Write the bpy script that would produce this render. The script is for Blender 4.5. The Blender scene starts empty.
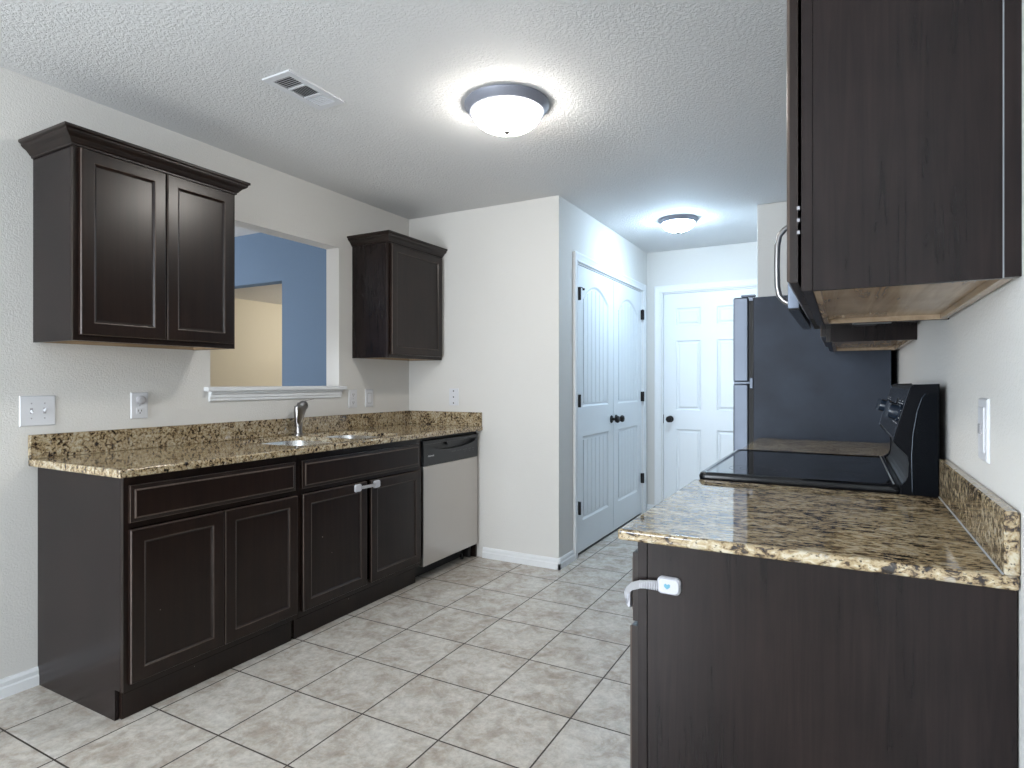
import bpy, bmesh, math, random
from mathutils import Vector, Matrix
random.seed(7)
PI = math.pi
S = bpy.context.scene
COL = S.collection

# ------------------------------------------------------------------ camera
CAMX, CAMH = 2.858, 1.22
cam_d = bpy.data.cameras.new('camera'); cam = bpy.data.objects.new('camera', cam_d); COL.objects.link(cam)
cam.location = (CAMX, 0, CAMH)
cam.rotation_euler = (PI/2, 0, math.radians(28.7245))
cam_d.sensor_width = 36; cam_d.lens = 605.27/1024*36
cam_d.shift_y = -1.65/1024; cam_d.clip_start = .02
S.camera = cam
# ------------------------------------------------------------------ world, exposure, large lights
w = bpy.data.worlds.new('world'); S.world = w; w.use_nodes = True
w.node_tree.nodes['Background'].inputs[0].default_value = (.55, .68, .9, 1)
w.node_tree.nodes['Background'].inputs[1].default_value = .6
S.view_settings.view_transform = 'Standard'; S.view_settings.look = 'None'
S.view_settings.gamma = 1; S.view_settings.use_curve_mapping = False
S.view_settings.exposure = 0.40
LAMP1 = 45.0; LAMP1_C = (1.0, .95, .88)
LAMP2 = 102.0; LAMP2_C = (.58, .79, 1.0)

def area(name, loc, rot, sx, sy, power, color):
    l = bpy.data.lights.new(name, 'AREA'); l.shape = 'RECTANGLE'; l.size = sx; l.size_y = sy
    l.energy = power; l.color = color
    o = bpy.data.objects.new(name, l); COL.objects.link(o); o.location = loc; o.rotation_euler = rot
    return o
def point(name, loc, power, color, r=.1):
    l = bpy.data.lights.new(name, 'POINT'); l.energy = power; l.color = color; l.shadow_soft_size = r
    o = bpy.data.objects.new(name, l); COL.objects.link(o); o.location = loc
    return o
# fill from an added, unseen window in the wall behind the camera
area('rear_fill', (.95, -3.12, 1.35), (PI/2, 0, 0), 1.6, 1.9, 150, (.86, .93, 1.0))
# bluish fill from an added, unseen patio door in the left wall
area('left_fill', (-.20, -1.55, 1.15), (PI/2, 0, -PI/2), 1.7, 1.9, 66, (.70, .85, 1.0))
# unseen fill light added for the room beyond the pass-through; hall lamp behind it
area('far_room_fill', (-6.14, .9, 1.45), (PI/2, 0, -PI/2), 2.4, 1.6, 185, (.95, .97, 1.0))
point('far_hall_lamp', (-3.3, 6.7, 2.2), 42, (1.0, .94, .85), .12)

# ------------------------------------------------------------------ materials
def new_mat(name):
    m = bpy.data.materials.new(name); m.use_nodes = True
    nt = m.node_tree; return m, nt, nt.nodes['Principled BSDF']
def N(nt, t, **kw):
    n = nt.nodes.new(t)
    for k, v in kw.items():
        if k in n.inputs: n.inputs[k].default_value = v
        else: setattr(n, k, v)
    return n
def L(nt, a, b): nt.links.new(a, b)
def rgb(h):
    h = h.lstrip('#'); c = [int(h[i:i+2], 16)/255 for i in (0, 2, 4)]
    return tuple((x/12.92 if x <= .04045 else ((x+.055)/1.055)**2.4) for x in c) + (1,)
def simple(name, col, rough=.5, metal=0, noise=.06, nscale=8, bump=0, bscale=300, coat=0, spec=.5):
    m, nt, p = new_mat(name)
    p.inputs['Roughness'].default_value = rough; p.inputs['Metallic'].default_value = metal
    p.inputs['Coat Weight'].default_value = coat; p.inputs['Specular IOR Level'].default_value = spec
    tc = N(nt, 'ShaderNodeTexCoord'); n = N(nt, 'ShaderNodeTexNoise', Scale=nscale, Detail=4)
    L(nt, tc.outputs['Object'], n.inputs['Vector'])
    mx = N(nt, 'ShaderNodeMix', data_type='RGBA')
    mx.inputs[6].default_value = tuple(c*(1-noise) for c in col[:3])+(1,)
    mx.inputs[7].default_value = tuple(min(1, c*(1+noise)) for c in col[:3])+(1,)
    L(nt, n.outputs['Fac'], mx.inputs[0]); L(nt, mx.outputs[2], p.inputs['Base Color'])
    if bump:
        b = N(nt, 'ShaderNodeTexNoise', Scale=bscale, Detail=2); L(nt, tc.outputs['Object'], b.inputs['Vector'])
        bp = N(nt, 'ShaderNodeBump', Strength=bump, Distance=.002); L(nt, b.outputs['Fac'], bp.inputs['Height'])
        L(nt, bp.outputs[0], p.inputs['Normal'])
    return m
def plaster(name, col, scale=95, dist=.0016, strength=.55, rough=.75, lo=.42, hi=.62):
    m, nt, p = new_mat(name)
    p.inputs['Roughness'].default_value = rough; p.inputs['Base Color'].default_value = col
    p.inputs['Specular IOR Level'].default_value = .3
    tc = N(nt, 'ShaderNodeTexCoord')
    a = N(nt, 'ShaderNodeTexNoise', Scale=scale, Detail=3, Roughness=.55, Distortion=.6)
    L(nt, tc.outputs['Object'], a.inputs['Vector'])
    r = N(nt, 'ShaderNodeMapRange'); r.interpolation_type = 'SMOOTHSTEP'
    r.inputs[1].default_value = lo; r.inputs[2].default_value = hi
    L(nt, a.outputs['Fac'], r.inputs[0])
    b = N(nt, 'ShaderNodeBump', Strength=strength, Distance=dist)
    L(nt, r.outputs[0], b.inputs['Height']); L(nt, b.outputs[0], p.inputs['Normal'])
    c = N(nt, 'ShaderNodeTexNoise', Scale=2.2, Detail=2); L(nt, tc.outputs['Object'], c.inputs['Vector'])
    mx = N(nt, 'ShaderNodeMix', data_type='RGBA'); mx.inputs[6].default_value = tuple(x*.97 for x in col[:3])+(1,); mx.inputs[7].default_value = col
    L(nt, c.outputs['Fac'], mx.inputs[0]); L(nt, mx.outputs[2], p.inputs['Base Color'])
    return m
def wood(name, dark, light, rough=.32, gscale=1.0, coat=.25, spec=.5, mix_lo=.35, mix_hi=.7, horizontal=None, specks=0):
    m, nt, p = new_mat(name)
    p.inputs['Roughness'].default_value = rough; p.inputs['Coat Weight'].default_value = coat
    p.inputs['Coat Roughness'].default_value = .22; p.inputs['Specular IOR Level'].default_value = spec
    tc = N(nt, 'ShaderNodeTexCoord'); mp = N(nt, 'ShaderNodeMapping')
    sc = (38*gscale, 38*gscale, 1.6*gscale)
    if horizontal == 'y': sc = (38*gscale, 1.6*gscale, 38*gscale)
    if horizontal == 'x': sc = (1.6*gscale, 38*gscale, 38*gscale)
    mp.inputs['Scale'].default_value = sc
    L(nt, tc.outputs['Object'], mp.inputs[0])
    n1 = N(nt, 'ShaderNodeTexNoise', Scale=1.0, Detail=6, Roughness=.6, Distortion=1.2); L(nt, mp.outputs[0], n1.inputs['Vector'])
    n2 = N(nt, 'ShaderNodeTexNoise', Scale=5.0, Detail=3); L(nt, tc.outputs['Object'], n2.inputs['Vector'])
    ad = N(nt, 'ShaderNodeMath', operation='MULTIPLY_ADD'); ad.inputs[1].default_value = .6
    L(nt, n1.outputs['Fac'], ad.inputs[0])
    ml = N(nt, 'ShaderNodeMath', operation='MULTIPLY'); ml.inputs[1].default_value = .4; L(nt, n2.outputs['Fac'], ml.inputs[0])
    L(nt, ml.outputs[0], ad.inputs[2])
    r = N(nt, 'ShaderNodeMapRange'); r.inputs[1].default_value = mix_lo; r.inputs[2].default_value = mix_hi; L(nt, ad.outputs[0], r.inputs[0])
    mx = N(nt, 'ShaderNodeMix', data_type='RGBA'); mx.inputs[6].default_value = dark; mx.inputs[7].default_value = light
    L(nt, r.outputs[0], mx.inputs[0]); out = mx.outputs[2]
    if specks:   # small chips in the finish showing the pale wood under it
        v = N(nt, 'ShaderNodeTexVoronoi', Scale=14.0); L(nt, tc.outputs['Object'], v.inputs['Vector'])
        nz = N(nt, 'ShaderNodeTexNoise', Scale=3.0); L(nt, tc.outputs['Object'], nz.inputs['Vector'])
        lt = N(nt, 'ShaderNodeMath', operation='LESS_THAN'); lt.inputs[1].default_value = .035; L(nt, v.outputs['Distance'], lt.inputs[0])
        gt = N(nt, 'ShaderNodeMath', operation='GREATER_THAN'); gt.inputs[1].default_value = .6; L(nt, nz.outputs['Fac'], gt.inputs[0])
        mu = N(nt, 'ShaderNodeMath', operation='MULTIPLY'); L(nt, lt.outputs[0], mu.inputs[0]); L(nt, gt.outputs[0], mu.inputs[1])
        m2 = N(nt, 'ShaderNodeMix', data_type='RGBA'); m2.inputs[7].default_value = (.35, .3, .26, 1)
        L(nt, mu.outputs[0], m2.inputs[0]); L(nt, out, m2.inputs[6]); out = m2.outputs[2]
    L(nt, out, p.inputs['Base Color'])
    bp = N(nt, 'ShaderNodeBump', Strength=.12, Distance=.0006); L(nt, n1.outputs['Fac'], bp.inputs['Height']); L(nt, bp.outputs[0], p.inputs['Normal'])
    return m
def granite(name, stretch=(1, 1, 1), gain=1.0, rot=0):
    m, nt, p = new_mat(name)
    p.inputs['Roughness'].default_value = .045; p.inputs['Specular IOR Level'].default_value = .8
    tc = N(nt, 'ShaderNodeTexCoord'); mp = N(nt, 'ShaderNodeMapping'); mp.inputs['Scale'].default_value = stretch; mp.inputs['Rotation'].default_value = (0, 0, rot)
    L(nt, tc.outputs['Object'], mp.inputs[0]); V = mp.outputs[0]
    a = N(nt, 'ShaderNodeTexNoise', Scale=75, Detail=5, Roughness=.66, Distortion=.6); L(nt, V, a.inputs['Vector'])
    ra = N(nt, 'ShaderNodeValToRGB'); e = ra.color_ramp.elements
    e[0].position = .0; e[0].color = (.010, .008, .008, 1)
    e[1].position = 1.0; e[1].color = (.62*gain, .57*gain, .47*gain, 1)
    for pos, c in [(.37, (.018, .013, .011, 1)), (.425, (.095, .062, .036, 1)), (.465, (.32*gain, .232*gain, .125*gain, 1)), (.54, (.43*gain, .335*gain, .200*gain, 1)), (.63, (.56*gain, .49*gain, .36*gain, 1))]:
        x = e.new(pos); x.color = c
    big = N(nt, 'ShaderNodeTexNoise', Scale=17, Detail=3, Roughness=.6, Distortion=.8); L(nt, V, big.inputs['Vector'])
    bm_ = N(nt, 'ShaderNodeMath', operation='MULTIPLY_ADD'); bm_.inputs[1].default_value = .42; bm_.inputs[2].default_value = -.21; L(nt, big.outputs['Fac'], bm_.inputs[0])
    sm_ = N(nt, 'ShaderNodeMath', operation='ADD'); L(nt, a.outputs['Fac'], sm_.inputs[0]); L(nt, bm_.outputs[0], sm_.inputs[1])
    L(nt, sm_.outputs[0], ra.inputs[0])
    b = N(nt, 'ShaderNodeTexNoise', Scale=190, Detail=3, Roughness=.7, Distortion=.3); L(nt, V, b.inputs['Vector'])
    rb = N(nt, 'ShaderNodeMapRange'); rb.inputs[1].default_value = .59; rb.inputs[2].default_value = .64; L(nt, b.outputs['Fac'], rb.inputs[0])
    m1 = N(nt, 'ShaderNodeMix', data_type='RGBA'); m1.inputs[7].default_value = (.03, .022, .018, 1)
    L(nt, rb.outputs[0], m1.inputs[0]); L(nt, ra.outputs[0], m1.inputs[6])
    c = N(nt, 'ShaderNodeTexNoise', Scale=48, Detail=4, Roughness=.6); L(nt, V, c.inputs['Vector'])
    rc = N(nt, 'ShaderNodeMapRange'); rc.inputs[1].default_value = .6; rc.inputs[2].default_value = .7; L(nt, c.outputs['Fac'], rc.inputs[0])
    m2 = N(nt, 'ShaderNodeMix', data_type='RGBA'); m2.inputs[7].default_value = (.50*gain, .46*gain, .40*gain, 1)
    mu = N(nt, 'ShaderNodeMath', operation='MULTIPLY'); mu.inputs[1].default_value = .55; L(nt, rc.outputs[0], mu.inputs[0])
    L(nt, mu.outputs[0], m2.inputs[0]); L(nt, m1.outputs[2], m2.inputs[6])
    L(nt, m2.outputs[2], p.inputs['Base Color'])
    return m
def tiles():
    m, nt, p = new_mat('floor_tile')
    tc = N(nt, 'ShaderNodeTexCoord'); mp = N(nt, 'ShaderNodeMapping'); T = .3419
    mp.inputs['Location'].default_value = (-(.9622 - 12*T) , -(1.6881 - 12*T), 0)
    L(nt, tc.outputs['Object'], mp.inputs[0])
    br = N(nt, 'ShaderNodeTexBrick', Scale=1.0); br.offset = 0; br.squash = 1
    br.inputs['Brick Width'].default_value = T; br.inputs['Row Height'].default_value = T
    br.inputs['Mortar Size'].default_value = .0032; br.inputs['Mortar Smooth'].default_value = .05
    br.inputs['Color1'].default_value = (0, 0, 0, 1); br.inputs['Color2'].default_value = (1, 1, 1, 1)
    L(nt, mp.outputs[0], br.inputs['Vector'])
    ml = N(nt, 'ShaderNodeMath', operation='MULTIPLY'); ml.inputs[1].default_value = 37.0; L(nt, br.outputs['Color'], ml.inputs[0])
    n = N(nt, 'ShaderNodeTexNoise', noise_dimensions='4D', Scale=8.5, Detail=10, Roughness=.74, Distortion=.5)
    L(nt, tc.outputs['Object'], n.inputs['Vector']); L(nt, ml.outputs[0], n.inputs['W'])
    r = N(nt, 'ShaderNodeValToRGB'); e = r.color_ramp.elements
    e[0].position = .30; e[0].color = (.34, .28, .22, 1); e[1].position = .66; e[1].color = (.62, .59, .54, 1)
    x = e.new(.43); x.color = (.45, .40, .345, 1); x = e.new(.52); x.color = (.54, .50, .445, 1)
    L(nt, n.outputs['Fac'], r.inputs[0])
    n3 = N(nt, 'ShaderNodeTexNoise', noise_dimensions='4D', Scale=34, Detail=8, Roughness=.75); L(nt, tc.outputs['Object'], n3.inputs['Vector']); L(nt, ml.outputs[0], n3.inputs['W'])
    r3 = N(nt, 'ShaderNodeMapRange'); r3.inputs[1].default_value = .38; r3.inputs[2].default_value = .62; r3.inputs[3].default_value = .82; r3.inputs[4].default_value = 1.10; L(nt, n3.outputs['Fac'], r3.inputs[0])
    mm = N(nt, 'ShaderNodeVectorMath', operation='SCALE'); L(nt, r.outputs[0], mm.inputs[0]); L(nt, r3.outputs[0], mm.inputs['Scale'])
    mx = N(nt, 'ShaderNodeMix', data_type='RGBA'); mx.inputs[7].default_value = (.045, .035, .028, 1)
    L(nt, br.outputs['Fac'], mx.inputs[0]); L(nt, mm.outputs[0], mx.inputs[6]); L(nt, mx.outputs[2], p.inputs['Base Color'])
    rr = N(nt, 'ShaderNodeMapRange'); rr.inputs[3].default_value = .24; rr.inputs[4].default_value = .8; L(nt, br.outputs['Fac'], rr.inputs[0]); L(nt, rr.outputs[0], p.inputs['Roughness'])
    iv = N(nt, 'ShaderNodeMath', operation='MULTIPLY_ADD'); iv.inputs[1].default_value = -1; L(nt, br.outputs['Fac'], iv.inputs[0])
    sm = N(nt, 'ShaderNodeMath', operation='MULTIPLY'); sm.inputs[1].default_value = .35; L(nt, n.outputs['Fac'], sm.inputs[0]); L(nt, sm.outputs[0], iv.inputs[2])
    bp = N(nt, 'ShaderNodeBump', Strength=.5, Distance=.002); L(nt, iv.outputs[0], bp.inputs['Height']); L(nt, bp.outputs[0], p.inputs['Normal'])
    return m
def brushed(name, col, rough=.3, axis=2, amt=.12):
    m, nt, p = new_mat(name)
    p.inputs['Metallic'].default_value = 1; p.inputs['Base Color'].default_value = col
    tc = N(nt, 'ShaderNodeTexCoord'); mp = N(nt, 'ShaderNodeMapping'); sc = [260, 260, 260]; sc[axis] = 3
    mp.inputs['Scale'].default_value = sc; L(nt, tc.outputs['Object'], mp.inputs[0])
    n = N(nt, 'ShaderNodeTexNoise', Scale=1, Detail=3); L(nt, mp.outputs[0], n.inputs['Vector'])
    n2 = N(nt, 'ShaderNodeTexNoise', Scale=7, Detail=4); L(nt, tc.outputs['Object'], n2.inputs['Vector'])
    ad = N(nt, 'ShaderNodeMath', operation='ADD'); L(nt, n.outputs['Fac'], ad.inputs[0]); L(nt, n2.outputs['Fac'], ad.inputs[1])
    r = N(nt, 'ShaderNodeMapRange'); r.inputs[2].default_value = 2; r.inputs[3].default_value = rough-amt; r.inputs[4].default_value = rough+amt
    L(nt, ad.outputs[0], r.inputs[0]); L(nt, r.outputs[0], p.inputs['Roughness'])
    return m
def emit(name, col, strength):
    m, nt, p = new_mat(name)
    p.inputs['Base Color'].default_value = (.8, .8, .78, 1)
    p.inputs['Emission Color'].default_value = tuple(col)+(1,); p.inputs['Emission Strength'].default_value = strength
    return m

M = {}
M['wall'] = plaster('wall_paint', rgb('#DAD8D4'), 125, .0013, .4)
M['ceiling'] = plaster('ceiling_paint', rgb('#DDDDDD'), 80, .0026, .6, lo=.40, hi=.62)
M['blue'] = plaster('blue_paint', rgb('#6A819B'), 88, .001, .3)
M['beige'] = plaster('beige_paint', rgb('#D6CFBC'), 88, .001, .3)
M['trim'] = simple('white_trim_paint', rgb('#E4E6E8'), .35, noise=.01)
M['doorp'] = simple('white_door_paint', rgb('#DFE3E6'), .32, noise=.01)
M['tile'] = tiles()
M['esp'] = wood('espresso_wood', (.0080, .0045, .0036, 1), (.022, .0120, .0088, 1), .28, .8, .0, .36, specks=1)
M['bead'] = wood('worn_highlight_edge', (.03, .022, .018, 1), (.10, .072, .058, 1), .32, 2.0, .0, .3, .3, .6)  # lighter edges: wear plus edge highlights put into the colour
M['lam'] = wood('espresso_laminate', (.0078, .0053, .0055, 1), (.0200, .0130, .0120, 1), .24, 1.7, .0, .26, .36, .68)
M['maple'] = wood('maple_underside', (.27, .18, .105, 1), (.53, .41, .28, 1), .24, .6, .1, .5, horizontal='y')
M['gran'] = granite('granite')
M['gran_edge'] = granite('granite_backsplash', (1, 1, 1), .9)
M['gran_r'] = granite('granite_streaked', (.62, 1.35, 1), 1.0, math.radians(-28))
M['caulk'] = simple('grey_caulk', (.28, .29, .3, 1), .4)
M['steel'] = brushed('brushed_steel', (.56, .53, .50, 1), .36, 1)
M['steel_v'] = brushed('fridge_steel', (.17, .195, .24, 1), .5, 2)
M['sink'] = brushed('sink_steel', (.72, .72, .71, 1), .26, 1, .08)
M['nickel'] = brushed('satin_nickel', (.30, .29, .285, 1), .30, 2, .05)
M['pan'] = simple('lamp_pan_nickel', (.27, .285, .34, 1), .5, .35, noise=.02)
M['bronze'] = simple('dark_bronze', (.018, .016, .016, 1), .38, .6)
M['blackp'] = simple('black_plastic', (.005, .0055, .007, 1), .16, noise=.05, spec=.3)
M['blackm'] = simple('black_matte', (.012, .012, .013, 1), .6)
M['blackt'] = simple('black_textured_enamel', (.004, .005, .007, 1), .5, spec=.04, bump=.5, bscale=420)
M['frt'] = simple('fridge_side_texture', (.030, .039, .058, 1), .42, noise=.55, nscale=5, bump=.35, bscale=520, spec=.22)
M['glassk'] = simple('black_ceramic_glass', (.004, .004, .005, 1), .035, noise=0, spec=.45)
M['ring'] = simple('burner_ring', (.085, .088, .095, 1), .12)
M['panelk'] = simple('dishwasher_control_panel', (.021, .022, .025, 1), .34)
M['plate'] = simple('white_plate_plastic', rgb('#D6D7DB'), .35, noise=.01)
M['slot'] = simple('dark_slot', (.02, .02, .022, 1), .5)
M['latch'] = simple('white_latch_plastic', rgb('#BEBEC4'), .35, noise=.02)
M['strap'] = simple('grey_strap_plastic', rgb('#A5A4A7'), .4, noise=.04)
M['bluebtn'] = simple('blue_button', rgb('#5F9BB0'), .4)
M['knobp'] = simple('blue_black_knob', (.018, .027, .042, 1), .2, noise=.05, spec=.6)
M['capk'] = simple('black_end_cap', (.0045, .005, .007, 1), .3, noise=.05, spec=.08)
M['white_ink'] = simple('white_print', (.75, .75, .76, 1), .5, noise=.01)
M['grey_ink'] = simple('grey_print', (.12, .125, .13, 1), .5, noise=.01)
M['shade1'] = emit('lamp_glass_warm', LAMP1_C, LAMP1)
M['shade2'] = emit('lamp_glass_cool', LAMP2_C, LAMP2)
M['lens'] = simple('milky_lens', (.55, .57, .6, 1), .3)
M['glass'] = simple('window_white', rgb('#E4E6E8'), .4)

# ------------------------------------------------------------------ helpers
def worigin(o):
    v = Vector((0, 0, 0))
    while o is not None: v += o.location; o = o.parent
    return v
def obj(name, bm, mats, parent=None, smooth=False, auto=True):
    """link bm (world coordinates) as one mesh object, child of parent"""
    bmesh.ops.recalc_face_normals(bm, faces=bm.faces)
    if parent is not None:
        off = worigin(parent); bmesh.ops.translate(bm, verts=bm.verts, vec=-off)
    me = bpy.data.meshes.new(name); bm.to_mesh(me); bm.free()
    if not isinstance(mats, (list, tuple)): mats = [mats]
    for m in mats: me.materials.append(M[m] if isinstance(m, str) else m)
    if smooth:
        for p in me.polygons: p.use_smooth = True
        if auto:
            me.set_sharp_from_angle(angle=math.radians(38))
    o = bpy.data.objects.new(name, me); COL.objects.link(o); o.parent = parent
    if smooth and auto:
        wn = o.modifiers.new('wn', 'WEIGHTED_NORMAL'); wn.keep_sharp = True; wn.weight = 100
    return o
def thing(name, label, cat, loc, group=None):
    o = bpy.data.objects.new(name, None); o.empty_display_size = .05; COL.objects.link(o); o.location = loc
    o['label'] = label; o['category'] = cat
    if group: o['group'] = group
    return o
def tag(o, label, cat, group=None):
    o['label'] = label; o['category'] = cat
    if group: o['group'] = group
    return o
def struct(o, label=None):
    o['kind'] = 'structure'
    if label: o['label'] = label
    return o
def box(bm, x0, x1, y0, y1, z0, z1, bev=0, seg=1, mi=0):
    r = bmesh.ops.create_cube(bm, size=1); vs = r['verts']
    for v in vs:
        v.co = Vector((x0 if v.co.x < 0 else x1, y0 if v.co.y < 0 else y1, z0 if v.co.z < 0 else z1))
    fs = {f for v in vs for f in v.link_faces}
    for f in fs: f.material_index = mi
    if bev:
        es = {e for v in vs for e in v.link_edges}
        rr = bmesh.ops.bevel(bm, geom=list(es), offset=bev, segments=seg, affect='EDGES', profile=.5)
        for f in rr['faces']: f.material_index = mi
    return bm
def B(*a, **k): return box(bmesh.new(), *a, **k)
def loops(bm, rings, mats=None, cap=True, close=True, cap0=False):
    vr = [[bm.verts.new(p) for p in ring] for ring in rings]; n = len(vr[0])
    for i in range(len(vr)-1):
        for k in range(n if close else n-1):
            f = bm.faces.new((vr[i][k], vr[i][(k+1) % n], vr[i+1][(k+1) % n], vr[i+1][k]))
            f.material_index = mats[i] if mats else 0
    if cap: f = bm.faces.new(vr[-1]); f.material_index = mats[-1] if mats else 0
    if cap0: f = bm.faces.new(vr[0]); f.material_index = mats[0] if mats else 0
    return vr
def prism(bm, pts, a0, a1, axis='y', mi=0):
    """pts: (p,q) outline; axis y -> (x,z), axis x -> (y,z), axis z -> (x,y)"""
    def mk(p, a): return {'y': (p[0], a, p[1]), 'x': (a, p[0], p[1]), 'z': (p[0], p[1], a)}[axis]
    A = [bm.verts.new(mk(p, a0)) for p in pts]; Bv = [bm.verts.new(mk(p, a1)) for p in pts]; n = len(pts)
    fs = [bm.faces.new(A), bm.faces.new(Bv[::-1])]
    for i in range(n): fs.append(bm.faces.new((A[i], Bv[i], Bv[(i+1) % n], A[(i+1) % n])))
    for f in fs: f.material_index = mi
    return bm
def lathe(bm, prof, center, axis='z', n=40, mi=0, cap=True):
    """prof: (r, h) along the axis"""
    rings = []
    for r, h in prof:
        ring = []
        for k in range(n):
            a = 2*PI*k/n; c, s = r*math.cos(a), r*math.sin(a)
            p = {'z': (c, s, h), 'x': (h, c, s), 'y': (c, h, s)}[axis]
            ring.append(Vector(center)+Vector(p))
        rings.append(ring)
    loops(bm, rings, [mi]*len(rings), cap=cap, cap0=cap)
    return bm
def tube(bm, pts, rad, n=12, mi=0, up=Vector((0, 0, 1))):
    """round or elliptical tube; rad: number or list of (ra, rb)"""
    pts = [Vector(p) for p in pts]; rings = []
    for i, p in enumerate(pts):
        t = (pts[min(i+1, len(pts)-1)] - pts[max(i-1, 0)]).normalized()
        u = up if abs(t.dot(up)) < .95 else Vector((0, 1, 0))
        s = t.cross(u).normalized(); q = s.cross(t).normalized()
        r = rad[i] if isinstance(rad, (list, tuple)) else rad
        ra, rb = r if isinstance(r, (list, tuple)) else (r, r)
        rings.append([p + s*ra*math.cos(2*PI*k/n) + q*rb*math.sin(2*PI*k/n) for k in range(n)])
    loops(bm, rings, [mi]*len(rings), cap=True, cap0=True)
    return bm
def rect(o, U, V, Nn, u0, u1, v0, v1, d):
    return [o+U*u0+V*v0+Nn*d, o+U*u1+V*v0+Nn*d, o+U*u1+V*v1+Nn*d, o+U*u0+V*v1+Nn*d]
def rrect(cx, cy, w, h, r, n=6):
    pts = []
    for (sx, sy, a0) in ((1, -1, -PI/2), (1, 1, 0), (-1, 1, PI/2), (-1, -1, PI)):
        for k in range(n+1):
            a = a0 + PI/2*k/n
            pts.append((cx+sx*(w/2-r)+r*math.cos(a), cy+sy*(h/2-r)+r*math.sin(a)))
    return pts
def front(axis, sign, face):
    """frame for a cabinet front lying in plane axis=face, facing sign"""
    if axis == 'x': return Vector((face, 0, 0)), Vector((0, 1, 0)), Vector((0, 0, 1)), Vector((sign, 0, 0))
    return Vector((0, face, 0)), Vector((1, 0, 0)), Vector((0, 0, 1)), Vector((0, sign, 0))
def cab_door(F, u0, u1, v0, v1, frame=.046, th=.019):
    """recessed-panel door: rounded outer edge, flat frame, bead, flat panel; mats esp/bead"""
    o, U, V, Nn = F; bm = bmesh.new()
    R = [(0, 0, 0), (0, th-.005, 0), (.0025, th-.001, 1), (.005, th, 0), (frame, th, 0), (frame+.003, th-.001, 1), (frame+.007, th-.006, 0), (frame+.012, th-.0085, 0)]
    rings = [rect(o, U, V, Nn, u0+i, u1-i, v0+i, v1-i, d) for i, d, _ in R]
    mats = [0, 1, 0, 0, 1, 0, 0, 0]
    loops(bm, rings, mats, cap=True, cap0=True)
    return bm
def drawer_front(F, u0, u1, v0, v1, th=.019):
    o, U, V, Nn = F; bm = bmesh.new()
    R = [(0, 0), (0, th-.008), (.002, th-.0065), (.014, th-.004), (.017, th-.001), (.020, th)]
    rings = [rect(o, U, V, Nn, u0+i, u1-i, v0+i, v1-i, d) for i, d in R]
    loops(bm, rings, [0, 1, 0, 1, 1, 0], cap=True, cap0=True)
    return bm
def apply_bool(o, cutter_bm):
    me = bpy.data.meshes.new('cut'); bmesh.ops.recalc_face_normals(cutter_bm, faces=cutter_bm.faces); cutter_bm.to_mesh(me); cutter_bm.free()
    c = bpy.data.objects.new('cut', me); COL.objects.link(c); c.location = (0, 0, 0)
    o.modifiers.clear(); md = o.modifiers.new('b', 'BOOLEAN'); md.object = c; md.operation = 'DIFFERENCE'; md.solver = 'EXACT'
    dg = bpy.context.evaluated_depsgraph_get(); dg.update()
    nm = bpy.data.meshes.new_from_object(o.evaluated_get(dg)); o.modifiers.clear()
    print('bool', len(o.data.polygons), len(nm.polygons)); o.data = nm; bpy.data.objects.remove(c)
    wn = o.modifiers.new('wn', 'WEIGHTED_NORMAL'); wn.keep_sharp = True; wn.weight = 100
def text_bm(txt, size, place):
    """default-font text turned into a thin mesh; place(p)->world"""
    cu = bpy.data.curves.new('t', 'FONT'); cu.body = txt; cu.size = size; cu.extrude = .0003; cu.align_x = 'CENTER'
    t = bpy.data.objects.new('t', cu); COL.objects.link(t)
    dg = bpy.context.evaluated_depsgraph_get(); dg.update()
    me = bpy.data.meshes.new_from_object(t.evaluated_get(dg)); bpy.data.objects.remove(t)
    bm = bmesh.new(); bm.from_mesh(me); bpy.data.meshes.remove(me)
    for v in bm.verts: v.co = place(v.co.copy())
    return bm

H = 2.44; XR = 3.100; YB = 3.608; XC = 1.229; YD = 5.62
YREAR = -3.0
# ------------------------------------------------------------------ room shell
struct(obj('floor', B(-6.1, 3.3, YREAR-.2, 8.7, -.1, 0), 'tile'))
struct(obj('ceiling', B(-6.1, 3.3, YREAR-.2, 8.7, H, H+.1), 'ceiling'))
# left wall with the pass-through opening
bm = bmesh.new(); OY0, OY1, OZ0, OZ1 = 1.985, 2.891, 1.185, 2.09; WT = .112
box(bm, -WT, 0, YREAR, -2.45, 0, H); box(bm, -WT, 0, -.65, OY0, 0, H); box(bm, -WT, 0, -2.45, -.65, 2.15, H); box(bm, -WT, 0, -2.45, -.65, 0, .08); box(bm, -WT, 0, OY1, YB, 0, H)
box(bm, -WT, 0, OY0, OY1, 0, OZ0); box(bm, -WT, 0, OY0, OY1, OZ1, H)
struct(obj('wall_left', bm, 'wall'))
struct(obj('wall_back', B(-WT, XC, YB, YB+.11, 0, H), 'wall'))
# pantry wall with double door opening
PY0, PY1, PZ = 3.915, 5.475, 2.055
bm = bmesh.new()
box(bm, XC-.11, XC, YB+.11, PY0, 0, H); box(bm, XC-.11, XC, PY1, YD, 0, H); box(bm, XC-.11, XC, PY0, PY1, PZ, H)
struct(obj('wall_pantry', bm, 'wall'))
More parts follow.
